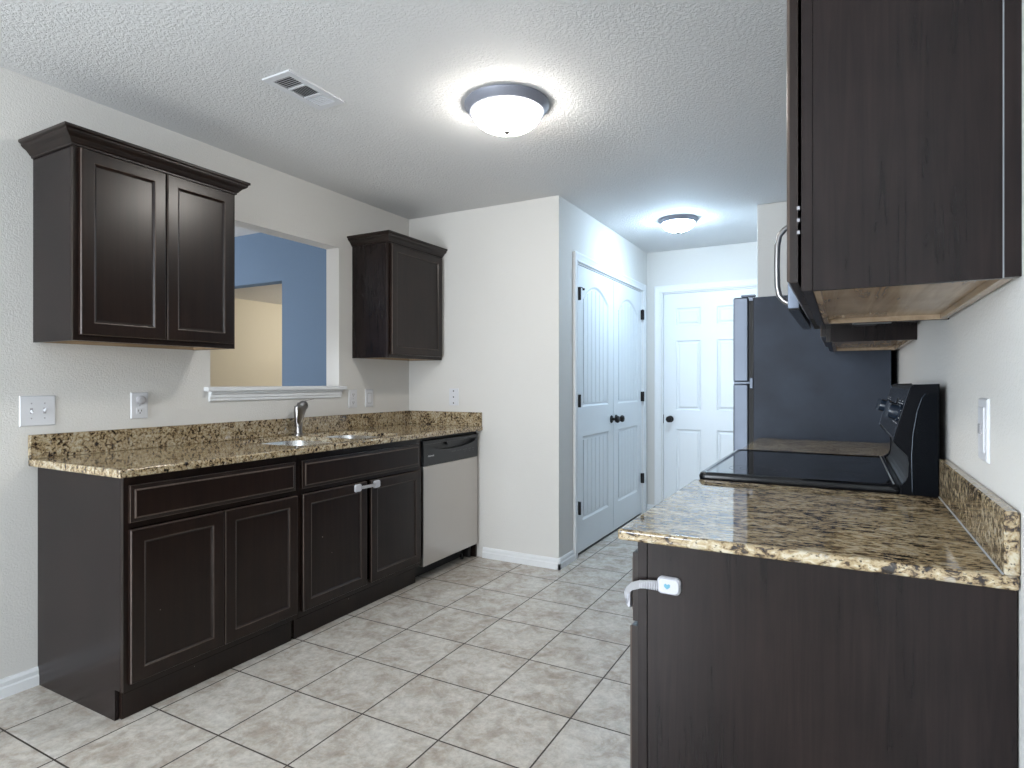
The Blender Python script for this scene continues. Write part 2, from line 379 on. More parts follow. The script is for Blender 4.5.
# hall end wall with door opening
DX0, DX1, DZ = 1.372, 2.205, 2.05
bm = bmesh.new()
box(bm, XC-.11, DX0, YD, YD+.12, 0, H); box(bm, DX1, 2.335, YD, YD+.12, 0, H); box(bm, DX0, DX1, YD, YD+.12, DZ, H)
struct(obj('wall_hall_end', bm, 'wall'))
struct(obj('wall_hall_right', B(2.335, XR+.1, 4.46, YD+.12, 0, H, .006, 2), 'wall', smooth=True))
struct(obj('wall_right', B(XR, XR+.11, YREAR, 4.46, 0, H), 'wall'))
bm = bmesh.new()    # wall behind the camera with an opening added for the rear fill light
box(bm, -WT, .15, YREAR-.12, YREAR, 0, H); box(bm, 1.75, XR+.11, YREAR-.12, YREAR, 0, H)
box(bm, .15, 1.75, YREAR-.12, YREAR, 0, .4); box(bm, .15, 1.75, YREAR-.12, YREAR, 2.3, H)
struct(obj('wall_rear', bm, 'wall'))
bm = bmesh.new()
for a in (.15, .925, 1.70): box(bm, a, a+.05, YREAR-.08, YREAR-.04, .4, 2.3)
for z in (.4, 2.25): box(bm, .15, 1.75, YREAR-.08, YREAR-.04, z, z+.05)
struct(obj('fill_window_1', bm, 'trim'))  # frame of the added window behind the camera
bm = bmesh.new()
for a in (-2.45, -1.575, -.70): box(bm, -.08, -.04, a, a+.05, .08, 2.15)
for z in (.08, 2.10): box(bm, -.08, -.04, -2.45, -.65, z, z+.05)
struct(obj('fill_window_2', bm, 'trim'))  # frame of the added patio door, out of view
# blue room and beige hall beyond the pass-through
bm = bmesh.new()
box(bm, -6.0, -2.1, 3.336, 3.44, 0, H); box(bm, -1.052, -WT, 3.336, 3.44, 0, H); box(bm, -2.1, -1.052, 3.336, 3.44, 2.028, H)
struct(obj('wall_blue', bm, 'blue'))
bm = bmesh.new()    # side wall with an opening added for the far room's fill light
box(bm, -6.1, -6.0, YREAR, -.35, 0, H); box(bm, -6.1, -6.0, 2.15, 3.336, 0, H)
box(bm, -6.1, -6.0, -.35, 2.15, 0, .6); box(bm, -6.1, -6.0, -.35, 2.15, 2.3, H)
struct(obj('wall_blue_left', bm, 'blue'))
bm = bmesh.new()
for a in (-.35, .88, 2.10): box(bm, -6.08, -6.04, a, a+.05, .6, 2.3)
for z in (.6, 2.25): box(bm, -6.08, -6.04, -.35, 2.15, z, z+.05)
struct(obj('fill_window_3', bm, 'trim'))  # frame of the added window that lights the blue room
struct(obj('wall_blue_rear', B(-6.0, -WT, YREAR-.12, YREAR, 0, H), 'blue'))
struct(obj('wall_beige', B(-4.98, -4.88, 3.44, 8.6, 0, H), 'beige'))
struct(obj('wall_beige_end', B(-4.88, -WT-.01, 8.5, 8.6, 0, H), 'beige'))
struct(obj('wall_beige_right', B(-WT-.1, -WT-.01, 3.72, 8.5, 0, H), 'beige'))

# baseboards (stepped profile)
def baseboard(name, p0, p1, nrm, h=.072):
    """p0,p1: floor points along the wall; nrm: into the room"""
    p0 = Vector(p0+(0,)); p1 = Vector(p1+(0,)); n = Vector(nrm+(0,))
    prof = [(0, 0), (.014, 0), (.014, h*.52), (.010, h*.60), (.010, h*.82), (.005, h), (0, h)]
    bm = bmesh.new()
    rings = [[p + n*a + Vector((0, 0, b)) for a, b in prof] for p in (p0, p1)]
    loops(bm, rings, [0, 0], cap=True, cap0=True)
    return struct(obj(name, bm, 'trim'))
baseboard('baseboard_left', (0, -.65), (0, 1.224), (1, 0))
baseboard('baseboard_back', (.652, YB), (XC+.014, YB), (0, -1))
baseboard('baseboard_pantry', (XC, YB-.014), (XC, 3.846), (1, 0))
baseboard('baseboard_hall_end', (XC, YD), (1.30, YD), (0, -1))
baseboard('baseboard_hall_right', (2.335, 4.47), (2.335, YD), (-1, 0))
baseboard('baseboard_right', (XR, YREAR), (XR, 1.18), (-1, 0))

# pass-through sill: stool board and stepped apron
bm = bmesh.new()
box(bm, -WT+.002, .0, OY0+.001, OY1-.001, OZ0-.012, OZ0+.012, .001)
box(bm, .0, .042, 1.945, 2.925, OZ0-.012, OZ0+.012, .006, 3)
prof = [(0, OZ0-.012), (.026, OZ0-.012), (.026, OZ0-.022), (.017, OZ0-.030), (.017, OZ0-.044), (.012, OZ0-.048), (.012, OZ0-.060), (.006, OZ0-.064), (0, OZ0-.064)]
prism(bm, prof, 1.975, 2.900, 'y')
struct(obj('trim_1', bm, 'trim', smooth=True))
# drywall returns of the opening (painted like the wall) belong to wall_left

# door casings: three-sided stepped moulding
def casing(name, axis, face, sgn, a0, a1, top, wdt=.062):
    """opening from a0 to a1, moulding outside of it"""
    bm = bmesh.new()
    prof = [(0, 0), (0, .010), (.008, .013), (.014, .010), (.040, .014), (.052, .017), (wdt, .017), (wdt, 0)]
    path = []
    for o, d in prof: path.append([(a0-o, 0, d), (a0-o, top+o, d), (a1+o, top+o, d), (a1+o, 0, d)])
    rings = []
    for i in range(4):
        ring = []
        for p in path:
            a, z, d = p[i]; ring.append(Vector((face+sgn*d, a, z)) if axis == 'x' else Vector((a, face+sgn*d, z)))
        rings.append(ring)
    loops(bm, rings, [0]*4, cap=True, cap0=True)
    return struct(obj(name, bm, 'trim'))
casing('trim_2', 'x', XC, 1, PY0-.006, PY1+.006, PZ+.006)
casing('trim_3', 'y', YD, -1, DX0-.004, DX1+.004, DZ+.004)
# jambs
bm = bmesh.new()
box(bm, XC-.108, XC-.001, PY0, PY0+.012, 0, PZ); box(bm, XC-.108, XC-.001, PY1-.012, PY1, 0, PZ); box(bm, XC-.108, XC-.001, PY0+.012, PY1-.012, PZ-.006, PZ)
struct(obj('trim_4', bm, 'trim'))
bm = bmesh.new()
box(bm, DX0, DX0+.010, YD+.001, YD+.11, 0, DZ); box(bm, DX1-.010, DX1, YD+.001, YD+.11, 0, DZ); box(bm, DX0+.01, DX1-.01, YD+.001, YD+.11, DZ-.008, DZ)
struct(obj('trim_5', bm, 'trim'))
struct(obj('trim_6', B(XC-.10, XC-.012, PY0+.012, PY1-.012, .0, .006), 'bronze'))   # dark threshold under the pantry doors

# ------------------------------------------------------------------ room doors
def panel_rings(bm, F, u0, u1, v0, v1, arch=0, flat=False, n=14):
    """a moulded recess inside the cell u0..u1, v0..v1; arch = rise of the curved top. returns inset of the field"""
    o, U, V, Nn = F
    def ring(i, d, k):
        pts = [(u0+i, v0+i), (u1-i, v0+i)]
        for s in range(n+1):
            t = s/n; u = (u1-i)+(u0-u1+2*i)*t
            v = v1-i - k*arch*(1-math.sin(PI*(.12+.76*t)))/(1-math.sin(PI*.12)) if arch else v1-i
            pts.append((u, v))
        return [o+U*a+V*b+Nn*d for a, b in pts]
    R = [(0, 0, 0), (.0, 0, 1), (.010, -.009, 1), (.020, -.010, 1), (.034, -.003, 1)]
    if flat: R = [(0, 0, 0), (.0, 0, 1), (.014, -.010, 1), (.026, -.010, 1)]
    loops(bm, [ring(*r) for r in R], [0]*len(R), cap=True)
def door_slab(F, cols, rows, panels, th=.035, arched=False):
    """cols/rows: breakpoints; panels: set of (i,j) cells that are moulded; rest flat"""
    o, U, V, Nn = F; bm = bmesh.new()
    for i in range(len(cols)-1):
        for j in range(len(rows)-1):
            u0, u1, v0, v1 = cols[i], cols[i+1], rows[j], rows[j+1]
            if (i, j) in panels: panel_rings(bm, F, u0, u1, v0, v1, arch=panels[(i, j)], flat=arched)
            else: bm.faces.new([bm.verts.new(p) for p in rect(o, U, V, Nn, u0, u1, v0, v1, 0)])
    a, b, c, d = cols[0], cols[-1], rows[0], rows[-1]
    R0 = rect(o, U, V, Nn, a, b, c, d, 0); R1 = rect(o, U, V, Nn, a, b, c, d, -th)
    loops(bm, [R0, R1], [0, 0], cap=True)
    return bm
def knob(parent, base, nrm, name='door_knob'):
    """round bronze knob with rose"""
    ax = 'x' if abs(nrm[0]) > .5 else 'y'; s = nrm[0] if ax == 'x' else nrm[1]
    bm = bmesh.new(); lathe(bm, [(.0, 0), (.031, 0), (.031, .004*s), (.026, .010*s), (.0, .010*s)], base, ax, 28, cap=False)
    lathe(bm, [(.011, .008*s), (.010, .03*s), (.018, .036*s), (.027, .046*s), (.029, .056*s), (.024, .066*s), (.012, .071*s), (.001, .072*s)], base, ax, 28)
    return obj(name, bm, 'bronze', parent, smooth=True)
FP = (Vector((XC-.006, 0, 0)), Vector((0, 1, 0)), Vector((0, 0, 1)), Vector((1, 0, 0)))
def pantry_leaf(name, y0, y1, p0, p1, hinge_y, hinge_side, knob_y):
    bm = door_slab(FP, [y0, p0, p1, y1], [.020, .235, .835, 1.045, 1.935, 2.046], {(1, 1): 0, (1, 3): .105}, arched=True)
    # beadboard planks standing a little proud in both fields
    for (v0, v1, arch) in ((.235, .835, 0), (1.045, 1.935, .105)):
        a, b = p0+.028, p1-.028; n = 6; wd = (b-a)/n
        for k in range(n):
            ya, yb = a+k*wd+.0035, a+(k+1)*wd-.0035
            def top(y):
                t = (y-p0)/(p1-p0); t = min(max(t, 0), 1)
                return v1-.030 - (arch*(1-math.sin(PI*(.12+.76*t)))/(1-math.sin(PI*.12)) if arch else 0)
            pts = [(ya, v0+.028), (yb, v0+.028), (yb, top(yb)), ((ya+yb)/2, top((ya+yb)/2)), (ya, top(ya))]
            prism(bm, pts, XC-.006-.0115, XC-.006-.0045, 'x')
    d = struct(obj(name, bm, 'doorp'), 'white pantry door leaf with arched planked panel')
    for k, z in enumerate((.34, 1.09, 1.84)):
        bm = bmesh.new(); ya = hinge_y
        lathe(bm, [(.009, -.045), (.009, .045)], (XC+.014, ya+hinge_side*.004, z), 'z', 14)
        box(bm, XC-.006, XC+.012, min(ya, ya+hinge_side*.022), max(ya, ya+hinge_side*.022), z-.044, z+.044)
        h = obj('hinge', bm, 'bronze', d, smooth=True)
        if k == 2:
            bm = bmesh.new(); tube(bm, [(XC+.006, ya, z+.042), (XC+.022, ya+hinge_side*.02, z+.044), (XC+.024, ya+hinge_side*.055, z+.036)], .0035, 8)
            lathe(bm, [(.008, 0), (.008, .012)], (XC+.016, ya+hinge_side*.055, z+.036), 'x', 12)
            obj('door_stop', bm, 'bronze', h, smooth=True)
    knob(d, (XC-.006, knob_y, .925), (1, 0, 0))
    return d
pantry_leaf('door_1', 3.930, 4.692, 4.035, 4.575, 3.928, 1, 4.640)
pantry_leaf('door_2', 4.698, 5.461, 4.812, 5.352, 5.463, -1, 4.752)
FD = (Vector((0, YD+.012, 0)), Vector((1, 0, 0)), Vector((0, 0, 1)), Vector((0, -1, 0)))
d3 = struct(obj('door_3', door_slab(FD, [1.384, 1.500, 1.722, 1.862, 2.084, 2.193], [.012, .15, .79, .965, 1.605, 1.742, 1.905, 2.040],
     {(c, r): 0 for c in (1, 3) for r in (1, 3, 5)}), 'doorp'), 'white six-panel door at the end of the hall')
knob(d3, (1.447, YD+.012, .88), (0, -1, 0))
obj('strike_plate', B(1.383, 1.387, YD+.006, YD+.020, .84, .92), 'bronze', d3)

# ------------------------------------------------------------------ upper cabinets
CR = [(0, 2.117), (.007, 2.117), (.007, 2.124), (.012, 2.127), (.016, 2.133), (.024, 2.143), (.036, 2.151), (.042, 2.158), (.042, 2.164), (.050, 2.168), (.050, 2.178), (0, 2.178)]
def crown(parent, d, y0, y1, left=True, right=True, sgn=1, xw=0):
    rings = []
    def X(v): return xw+sgn*v
    corners = []
    if left: corners.append(lambda o: (X(.001), y0-o))
    corners.append(lambda o: (X(d+o), y0-o if left else y0))
    corners.append(lambda o: (X(d+o), y1+o if right else y1))
    if right: corners.append(lambda o: (X(.001), y1+o))
    for c in corners: rings.append([Vector((*c(o), z)) for o, z in CR])
    bm = bmesh.new(); loops(bm, rings, [0]*len(rings), cap=True, cap0=True)
    return obj('crown_moulding', bm, 'esp', parent)
def upper(name_label, xw, sgn, y0, y1, doors, d=.305, z0=1.380, z1=2.117, crown_l=True, crown_r=True, dz=(1.402, 2.112), hinges=False, group='dark wall cabinets', filler=False):
    t = thing('wall_cabinet', name_label, 'cabinet', (xw+sgn*.001, (y0+y1)/2, z0), group)
    def X(v): return xw+sgn*v
    def bx(bm, a, b, *r, **k): return box(bm, min(X(a), X(b)), max(X(a), X(b)), *r, **k)
    bm = bmesh.new()     # carcass: sides, top, back
    bx(bm, .001, d-.019, y0, y0+.012, z0, z1); bx(bm, .001, d-.019, y1-.012, y1, z0, z1)
    bx(bm, .001, d-.019, y0+.012, y1-.012, z1-.012, z1); bx(bm, .001, .006, y0+.012, y1-.012, z0+.03, z1-.012)
    obj('carcass', bm, 'lam', t)
    bm = bmesh.new()     # face frame
    bx(bm, d-.018, d, y0, y0+.038, z0, z1); bx(bm, d-.018, d, y1-.038, y1, z0, z1)
    bx(bm, d-.018, d, y0+.038, y1-.038, z0, z0+.04); bx(bm, d-.018, d, y0+.038, y1-.038, z1-.04, z1)
    obj('face_frame', bm, 'esp' if not filler else 'lam', t)
    bm = bmesh.new()     # maple underside: recessed bottom with rails
    bx(bm, .006, d-.019, y0+.0125, y1-.0125, z0+.014, z0+.024)
    bx(bm, d-.030, d-.0192, y0+.0125, y1-.0125, z0+.001, z0+.0138); bx(bm, .006, .022, y0+.0125, y1-.0125, z0+.001, z0+.0138)
    bx(bm, .022, d-.0305, y0+.0125, y0+.020, z0+.001, z0+.0138); bx(bm, .022, d-.0305, y1-.020, y1-.0125, z0+.001, z0+.0138)
    obj('bottom_panel', bm, 'maple', t)
    F = (Vector((X(d+(.006 if filler else .001)), 0, 0)), Vector((0, 1, 0)), Vector((0, 0, 1)), Vector((sgn, 0, 0)))
    for a, b in doors: 
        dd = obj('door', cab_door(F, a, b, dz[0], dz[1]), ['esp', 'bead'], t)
    if crown_l is not None: crown(t, d, y0, y1, crown_l, crown_r, sgn, xw)
    return t
UC1 = upper('two-door espresso wall cabinet with crown moulding, above the light switch', 0, 1, 1.208, 1.900, [(1.226, 1.5555), (1.5605, 1.882)])
UC2 = upper('small single-door espresso wall cabinet in the far left corner', 0, 1, 3.010, 3.600, [(3.030, 3.582)], crown_r=False)
UC3 = upper('large espresso wall cabinet at upper right, seen from its side', XR, -1, 1.206, 1.940, [(1.216, 1.5705), (1.5755, 1.930)], d=.309, z0=1.384, crown_l=False, crown_r=False, filler=True, dz=(1.402, 2.112))
# filler strip closing the cabinet to the right wall, with its bright seam
obj('filler_strip', B(3.0785, XR-.0005, 1.200, 1.206, 1.384, 2.112), 'lam', UC3)
obj('seam_strip', B(3.0772, 3.0784, 1.202, 1.206, 1.384, 2.112), 'caulk', UC3)
for z in (1.492, 1.514, 1.536):
    bm = bmesh.new(); lathe(bm, [(.0035, -.0025), (.0035, .0025)], (2.7860, 1.2125, z), 'x', 8)
    obj('hinge_screw', bm, 'strap', UC3)
UC4 = upper('espresso wall cabinet between the microwave and the refrigerator', XR, -1, 2.712, 3.55, [(2.722, 3.129), (3.134, 3.54)], crown_l=False, crown_r=False)
UC5 = upper('short espresso cabinet over the microwave', XR, -1, 1.944, 2.708, [(1.954, 2.323), (2.328, 2.698)], z0=1.858, dz=(1.872, 2.104), crown_l=False, crown_r=False)

# ------------------------------------------------------------------ left base cabinets
BD = .61
def base_left(label, y0, y1, drawers, doors, side_l=True, sink=False):
    t = thing('base_cabinet', label, 'cabinet', (.001, (y0+y1)/2, 0), 'dark base cabinets')
    bm = bmesh.new()
    # side panels reach the floor with a toe notch
    for ya in ((y0, y0+.014), (y1-.014, y1)):
        prism(bm, [(.001, 0), (.556, 0), (.556, .112), (BD-.019, .112), (BD-.019, .883), (.001, .883)], ya[0], ya[1], 'y')
    box(bm, .001, .01, y0+.014, y1-.014, .1, .883); box(bm, .01, BD-.019, y0+.014, y1-.014, .1, .115)
    obj('carcass', bm, 'lam', t)
    bm = bmesh.new(); z0, z1 = .112, .883
    box(bm, BD-.018, BD, y0, y0+.028, z0, z1); box(bm, BD-.018, BD, y1-.028, y1, z0, z1)
    for a, b in ((z0, z0+.04), (.695, .725), (z1-.035, z1)): box(bm, BD-.018, BD, y0+.028, y1-.028, a, b)
    obj('face_frame', bm, 'esp', t)
    obj('toe_board', B(.558, .570, y0+.016, y1, .001, .115), 'esp', t)
    F = front('x', 1, BD+.001)
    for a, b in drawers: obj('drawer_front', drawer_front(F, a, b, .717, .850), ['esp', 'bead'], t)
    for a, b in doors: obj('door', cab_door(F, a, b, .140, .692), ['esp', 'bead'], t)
    return t
base_left('espresso base cabinet nearest the camera on the left, one wide drawer over two doors', 1.224, 2.004, [(1.240, 1.985)], [(1.240, 1.6115), (1.6165, 1.993)])
base_left('espresso sink base cabinet, its two doors held by a white latch', 2.006, 2.950, [(2.024, 2.920)], [(2.026, 2.462), (2.494, 2.930)])
tag(obj('end_panel', B(.001, .600, 3.590, 3.604, 0, .883), 'esp'), 'thin dark end panel between the dishwasher and the corner wall', 'panel')

# ------------------------------------------------------------------ dishwasher
DW = thing('dishwasher', 'stainless dishwasher with a black control panel at the end of the left counter', 'dishwasher', (.3, 3.27, 0))
y0, y1 = 2.962, 3.584
bm = bmesh.new(); box(bm, .03, .565, y0+.004, y1-.004, .10, .872)
obj('tub', bm, 'blackm', DW)
obj('door', B(.585, .622, y0, y1-.004, .098, .706, .004, 2), 'steel', DW, smooth=True)
# control panel with scooped pocket handle
bm = bmesh.new(); xs = .624
def pocket(t):    # lower lip of the pocket, t 0..1 across
    return .828 - .036*math.sin(PI*t)**.6 if 0 < t < 1 else .828
n = 24; ya, yb = y0+.045, y1-.030
V0 = []; V1 = []
top = [(ya+(yb-ya)*k/n, .838) for k in range(n+1)]; low = [(ya+(yb-ya)*k/n, pocket(k/n)) for k in range(n+1)]
prism(bm, [(y0, .708), (y1-.004, .708)] + [(y1-.004, .828)] + low[::-1] + [(y0, .828)], .585, xs, 'x')
box(bm, .585, xs+.001, y0, y1-.004, .840, .862, .003, 2); box(bm, .585, xs, y0, ya, .828, .8405); box(bm, .585, xs, yb, y1-.004, .828, .8405)
box(bm, .585, .598, ya, yb, .78, .84)
obj('control_panel', bm, 'panelk', DW)
bm = bmesh.new(); ym = (ya+yb)/2     # grip tab in the middle of the pocket
prism(bm, [(ym-.075, .842), (ym+.075, .842), (ym+.055, .818), (ym-.055, .818)], .600, xs-.002, 'x')
obj('handle_grip', bm, 'panelk', DW)
def on_dw(yc, zc):
    return lambda p: Vector((xs+.0005+p.z, yc+p.x, zc+p.y))
obj('brand_lettering', text_bm('FRIGIDAIRE', .0125, on_dw(y0+.075, .762)), 'white_ink', DW)
bm = bmesh.new()
for k, (a, wd) in enumerate([(.30, .05), (.365, .045), (.43, .05), (.50, .03), (.545, .025)]):
    box(bm, xs, xs+.0006, y0+a, y0+a+wd, .770, .7735); 
    if k > 1: lathe(bm, [(.004, 0), (.004, .0008)], (xs, y0+a+wd/2, .758), 'x', 10)
obj('control_marks', bm, 'grey_ink', DW)
obj('top_gap', B(.585, .600, y0, y1-.004, .864, .880), 'blackm', DW)
bm = bmesh.new(); box(bm, .50, .512, y0+.002, y1-.03, .002, .095); box(bm, .50, .57, y1-.03, y1-.005, .0, .095, .003)
tube(bm, [(.53, 3.30, .07), (.54, 3.36, .045), (.535, 3.43, .06), (.54, 3.50, .04)], .006, 8)
obj('toe_kick', bm, 'blackm', DW)
bm = bmesh.new(); lathe(bm, [(.012, .001), (.012, .03), (.006, .032), (.006, .097)], (.545, 3.50, 0), 'z', 14)
obj('leveling_foot', bm, 'blackp', DW)

# ------------------------------------------------------------------ left countertop with sink cut-outs
CT = thing('countertop', 'long speckled granite countertop with sink cut-outs along the left wall', 'countertop', (.3, 2.4, .884), 'granite countertops')
o = obj('slab', B(.001, .650, 1.190, 3.6065, .884, .914, .006, 3), 'gran', CT, smooth=True)
SB = [(2.246, .40), (2.650, .375)]     # bowl centre y, length
cut = bmesh.new()
for yc, ln in SB:
    pts = rrect(.342, yc, .47, ln, .085); prism(cut, pts, .87, .93, 'z')
box(cut, .02, .598, 1.24, 3.56, .87, .894)
apply_bool(o, cut)
obj('backsplash', B(.0012, .021, 1.190, 3.6065, .9142, 1.010, .002, 1), 'gran_edge', CT)
bm = B(.0212, .645, 3.587, 3.6068, .9142, 1.010, .002, 1)
obj('backsplash', bm, 'gran_edge', CT)

SK = thing('sink', 'stainless double-bowl undermount sink in the left countertop', 'sink', (.35, 2.44, .70))
for yc, ln in SB:
    bm = bmesh.new()
    R = [(.490, ln+.02, .095, .8936), (.474, ln+.004, .087, .8936), (.470, ln, .085, .8900), (.462, ln-.008, .082, .76), (.450, ln-.02, .076, .725), (.420, ln-.05, .065, .712), (.08, .08, .0399, .706)]
    loops(bm, [[Vector((x, y, z)) for x, y in rrect(.342, yc, w_, h_, r_)] for w_, h_, r_, z in R], [0]*len(R), cap=True)
    b = obj('bowl', bm, 'sink', SK, smooth=True, auto=False)
    bm = bmesh.new(); lathe(bm, [(.042, .7075), (.042, .7095), (.034, .710), (.030, .7078)], (.34, yc, 0), 'z', 28)
    obj('drain', bm, 'nickel', b, smooth=True)

FC = thing('faucet', 'brushed nickel pull-out kitchen faucet behind the sink', 'faucet', (.070, 2.500, .914))
fx, fy = .070, 2.500
bm = bmesh.new(); lathe(bm, [(.027, 0), (.027, .004), (.0195, .010), (.0185, .045), (.0175, .048)], (fx, fy, .914), 'z', 28)
obj('base', bm, 'nickel', FC, smooth=True)
bm = bmesh.new(); pts = [(fx, fy, .955), (fx-.002, fy, 1.0), (fx-.006, fy, 1.045), (fx-.004, fy, 1.075), (fx+.008, fy, 1.095)]
tube(bm, pts, [(.0195, .0195), (.024, .0235), (.026, .025), (.024, .024), (.017, .017)], 20)
obj('body', bm, 'nickel', FC, smooth=True)
fdx, fdy = .87, -.49      # the spout is swung towards the room
bm = bmesh.new(); pts = [(fx+fdx*a, fy+fdy*a, z) for a, z in ((.004, .975), (.030, 1.01), (.060, 1.050), (.090, 1.082), (.106, 1.088), (.118, 1.083), (.122, 1.080))]
tube(bm, pts, [(.013, .012), (.018, .015), (.022, .020), (.028, .027), (.029, .028), (.024, .024), (.014, .014)], 20)
obj('spray_head', bm, 'nickel', FC, smooth=True)
bm = bmesh.new(); tube(bm, [(fx+.012, fy, 1.088), (fx+.020, fy+.012, 1.106), (fx+.035, fy+.040, 1.117), (fx+.045, fy+.068, 1.123)], [(.007, .007), (.0045, .0035), (.004, .003), (.0045, .003)], 12)
obj('lever', bm, 'nickel', FC, smooth=True)

# ------------------------------------------------------------------ right side base cabinets, counters
def base_right(label, y0, y1, drawers, doors, near=True):
    t = thing('base_cabinet', label, 'cabinet', (3.095, (y0+y1)/2, 0), 'dark base cabinets')
    bm = bmesh.new(); xf = 2.487; e = XR-.003
    for ya in ((y0, y0+.014), (y1-.014, y1)):
        prism(bm, [(e, 0), (xf+.055, 0), (xf+.055, .112), (xf+.0205, .112), (xf+.0205, .893), (e, .893)], ya[0], ya[1], 'y')
    box(bm, e-.01, e, y0+.014, y1-.014, .1, .893); box(bm, xf+.0205, e-.01, y0+.014, y1-.014, .1, .115)
    obj('carcass', bm, 'lam', t)
    bm = bmesh.new(); z0, z1 = .112, .893
    box(bm, xf, xf+.0185, y0, y0+.028, z0, z1); box(bm, xf, xf+.0185, y1-.028, y1, z0, z1)
    for a, b in ((z0, z0+.04), (.695, .725), (z1-.035, z1)): box(bm, xf, xf+.0185, y0+.028, y1-.028, a, b)
    obj('face_frame', bm, 'lam', t)
    obj('toe_board', B(xf+.057, xf+.069, y0+.016, y1, .001, .115), 'esp', t)
    F = front('x', -1, xf-.001)
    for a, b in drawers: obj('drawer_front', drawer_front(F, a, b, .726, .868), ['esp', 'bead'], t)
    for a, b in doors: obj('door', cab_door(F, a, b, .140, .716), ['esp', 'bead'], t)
    return t
base_right('espresso base cabinet filling the lower right, seen from its panelled side', 1.215, 1.942, [(1.222, 1.934)], [(1.222, 1.5755), (1.5805, 1.934)])
base_right('espresso base cabinet between the stove and the refrigerator', 2.716, 3.545, [(2.726, 3.535)], [(2.726, 3.128), (3.133, 3.535)])
def counter_right(label, y0, y1):
    t = thing('countertop', label, 'countertop', (2.77, (y0+y1)/2, .884), 'granite countertops')
    obj('slab', B(2.447, XR-.001, y0, y1, .894, .917, .006, 3), 'gran_r', t, smooth=True)
    obj('backsplash', B(XR-.021, XR-.0012, y0, y1, .9172, 1.018, .0025, 1), 'gran_edge', t)
    bm = bmesh.new(); prism(bm, [(XR-.0232, .9171), (XR-.0211, .9171), (XR-.0211, .9192)], y0+.004, y1-.001, 'y')
    obj('caulk_line', bm, 'caulk', t)
    return t
counter_right('speckled granite countertop in the right foreground, glossy', 1.203, 1.944)
counter_right('short strip of granite countertop between the stove and the refrigerator', 2.714, 3.55)

# ------------------------------------------------------------------ range
RG = thing('range', 'black electric range with glass cooktop and rear control panel', 'stove', (2.77, 2.329, 0))
y0, y1 = 1.950, 2.708
bm = bmesh.new(); box(bm, 2.515, 3.075, y0+.002, y1-.002, .03, .905); box(bm, 2.56, 3.0, y0+.03, y1-.03, .0, .03)
obj('body', bm, 'blackt', RG)
od = obj('oven_door', B(2.478, 2.513, y0+.004, y1-.004, .24, .855, .006, 2), 'blackp', RG, smooth=True)
obj('oven_window', B(2.4765, 2.479, y0+.13, y1-.13, .42, .68, .002), 'glassk', od)
bm = bmesh.new()
tube(bm, [(2.478, y0+.06, .80), (2.452, y0+.062, .805), (2.446, y0+.09, .806), (2.446, y1-.09, .806), (2.452, y1-.062, .805), (2.478, y1-.06, .80)], .010, 10)
obj('handle', bm, 'blackp', od, smooth=True)
obj('drawer', B(2.482, 2.513, y0+.004, y1-.004, .06, .23, .006, 2), 'blackp', RG, smooth=True)
# cooktop: raised frame all round with rounded front corners, glass set inside
bm = bmesh.new()
def ctop(ins, z, r):
    return [Vector((x, y, z)) for x, y in rrect((2.457+3.0)/2, (y0+y1)/2, 3.0-2.457-2*ins, y1-y0-2*ins, r)]
R = [(.006, .906, .018), (.0, .914, .024), (-.002, .926, .026), (.002, .935, .024), (.010, .939, .018), (.020, .939, .012), (.026, .9345, .006)]
loops(bm, [ctop(*r) for r in R], [0]*len(R), cap=True, cap0=True)
ck = obj('cooktop_frame', bm, 'blackp', RG, smooth=True)
gl = obj('cooktop_glass', B(2.484, 2.975, y0+.027, y1-.027, .9346, .9362), 'glassk', RG)
for (cx, cy, r) in ((2.61, 2.13, .088), (2.61, 2.53, .075), (2.84, 2.13, .075), (2.84, 2.53, .105)):
    bm = bmesh.new()
    for rr_ in (r, r*.62):
        loops(bm, [[Vector((cx+q*math.cos(2*PI*k/48), cy+q*math.sin(2*PI*k/48), .9365)) for k in range(48)] for q in (rr_-.0012, rr_+.0012)], [0, 0], cap=False)
    obj('burner_ring', bm, 'ring', gl)
bm = bmesh.new(); tube(bm, [(2.980, y0+.025, .9380), (2.980, y1-.025, .9380)], .0022, 8)
obj('rear_trim', bm, 'steel', RG, smooth=True)
# backguard: end caps, sloping control face
side = [(3.080, .915), (3.000, .915), (3.000, .938), (3.006, .942), (3.011, .952), (3.014, .968), (3.016, 1.0), (3.015, 1.022), (2.985, 1.054), (2.979, 1.060), (3.018, 1.203), (3.024, 1.211), (3.080, 1.213)]
bm = bmesh.new(); prism(bm, side, y0+.016, y1-.016, 'y')
bg = obj('backguard', bm, 'blackm', RG)
for ya, yb in ((y0, y0+.015), (y1-.015, y1)):
    bm = bmesh.new(); ins = [(3.081, .914), (2.992, .914), (2.992, .940), (3.001, .943), (3.008, .951), (3.011, .966), (3.013, 1.0), (3.012, 1.021), (2.981, 1.052), (2.976, 1.060), (3.016, 1.206), (3.023, 1.214), (3.081, 1.216)]
    prism(bm, ins, ya, yb, 'y')
    r = bmesh.ops.bevel(bm, geom=[e for e in bm.edges if abs(e.verts[0].co.y-e.verts[1].co.y) < 1e-6], offset=.0025, segments=2, affect='EDGES')
    cp = obj('end_cap', bm, 'capk', bg, smooth=True)
    s = -1 if ya == y0 else 1; yy = ya if s < 0 else yb
    bm = bmesh.new()
    prism(bm, [(3.077, .917), (3.022, .917), (3.020, 1.02), (3.023, 1.08), (3.032, 1.14), (3.041, 1.175), (3.049, 1.188), (3.060, 1.192), (3.077, 1.192)], min(yy+s*.0002, yy+s*.004), max(yy+s*.0002, yy+s*.004), 'y')
    obj('side_panel', bm, 'blackt', cp)
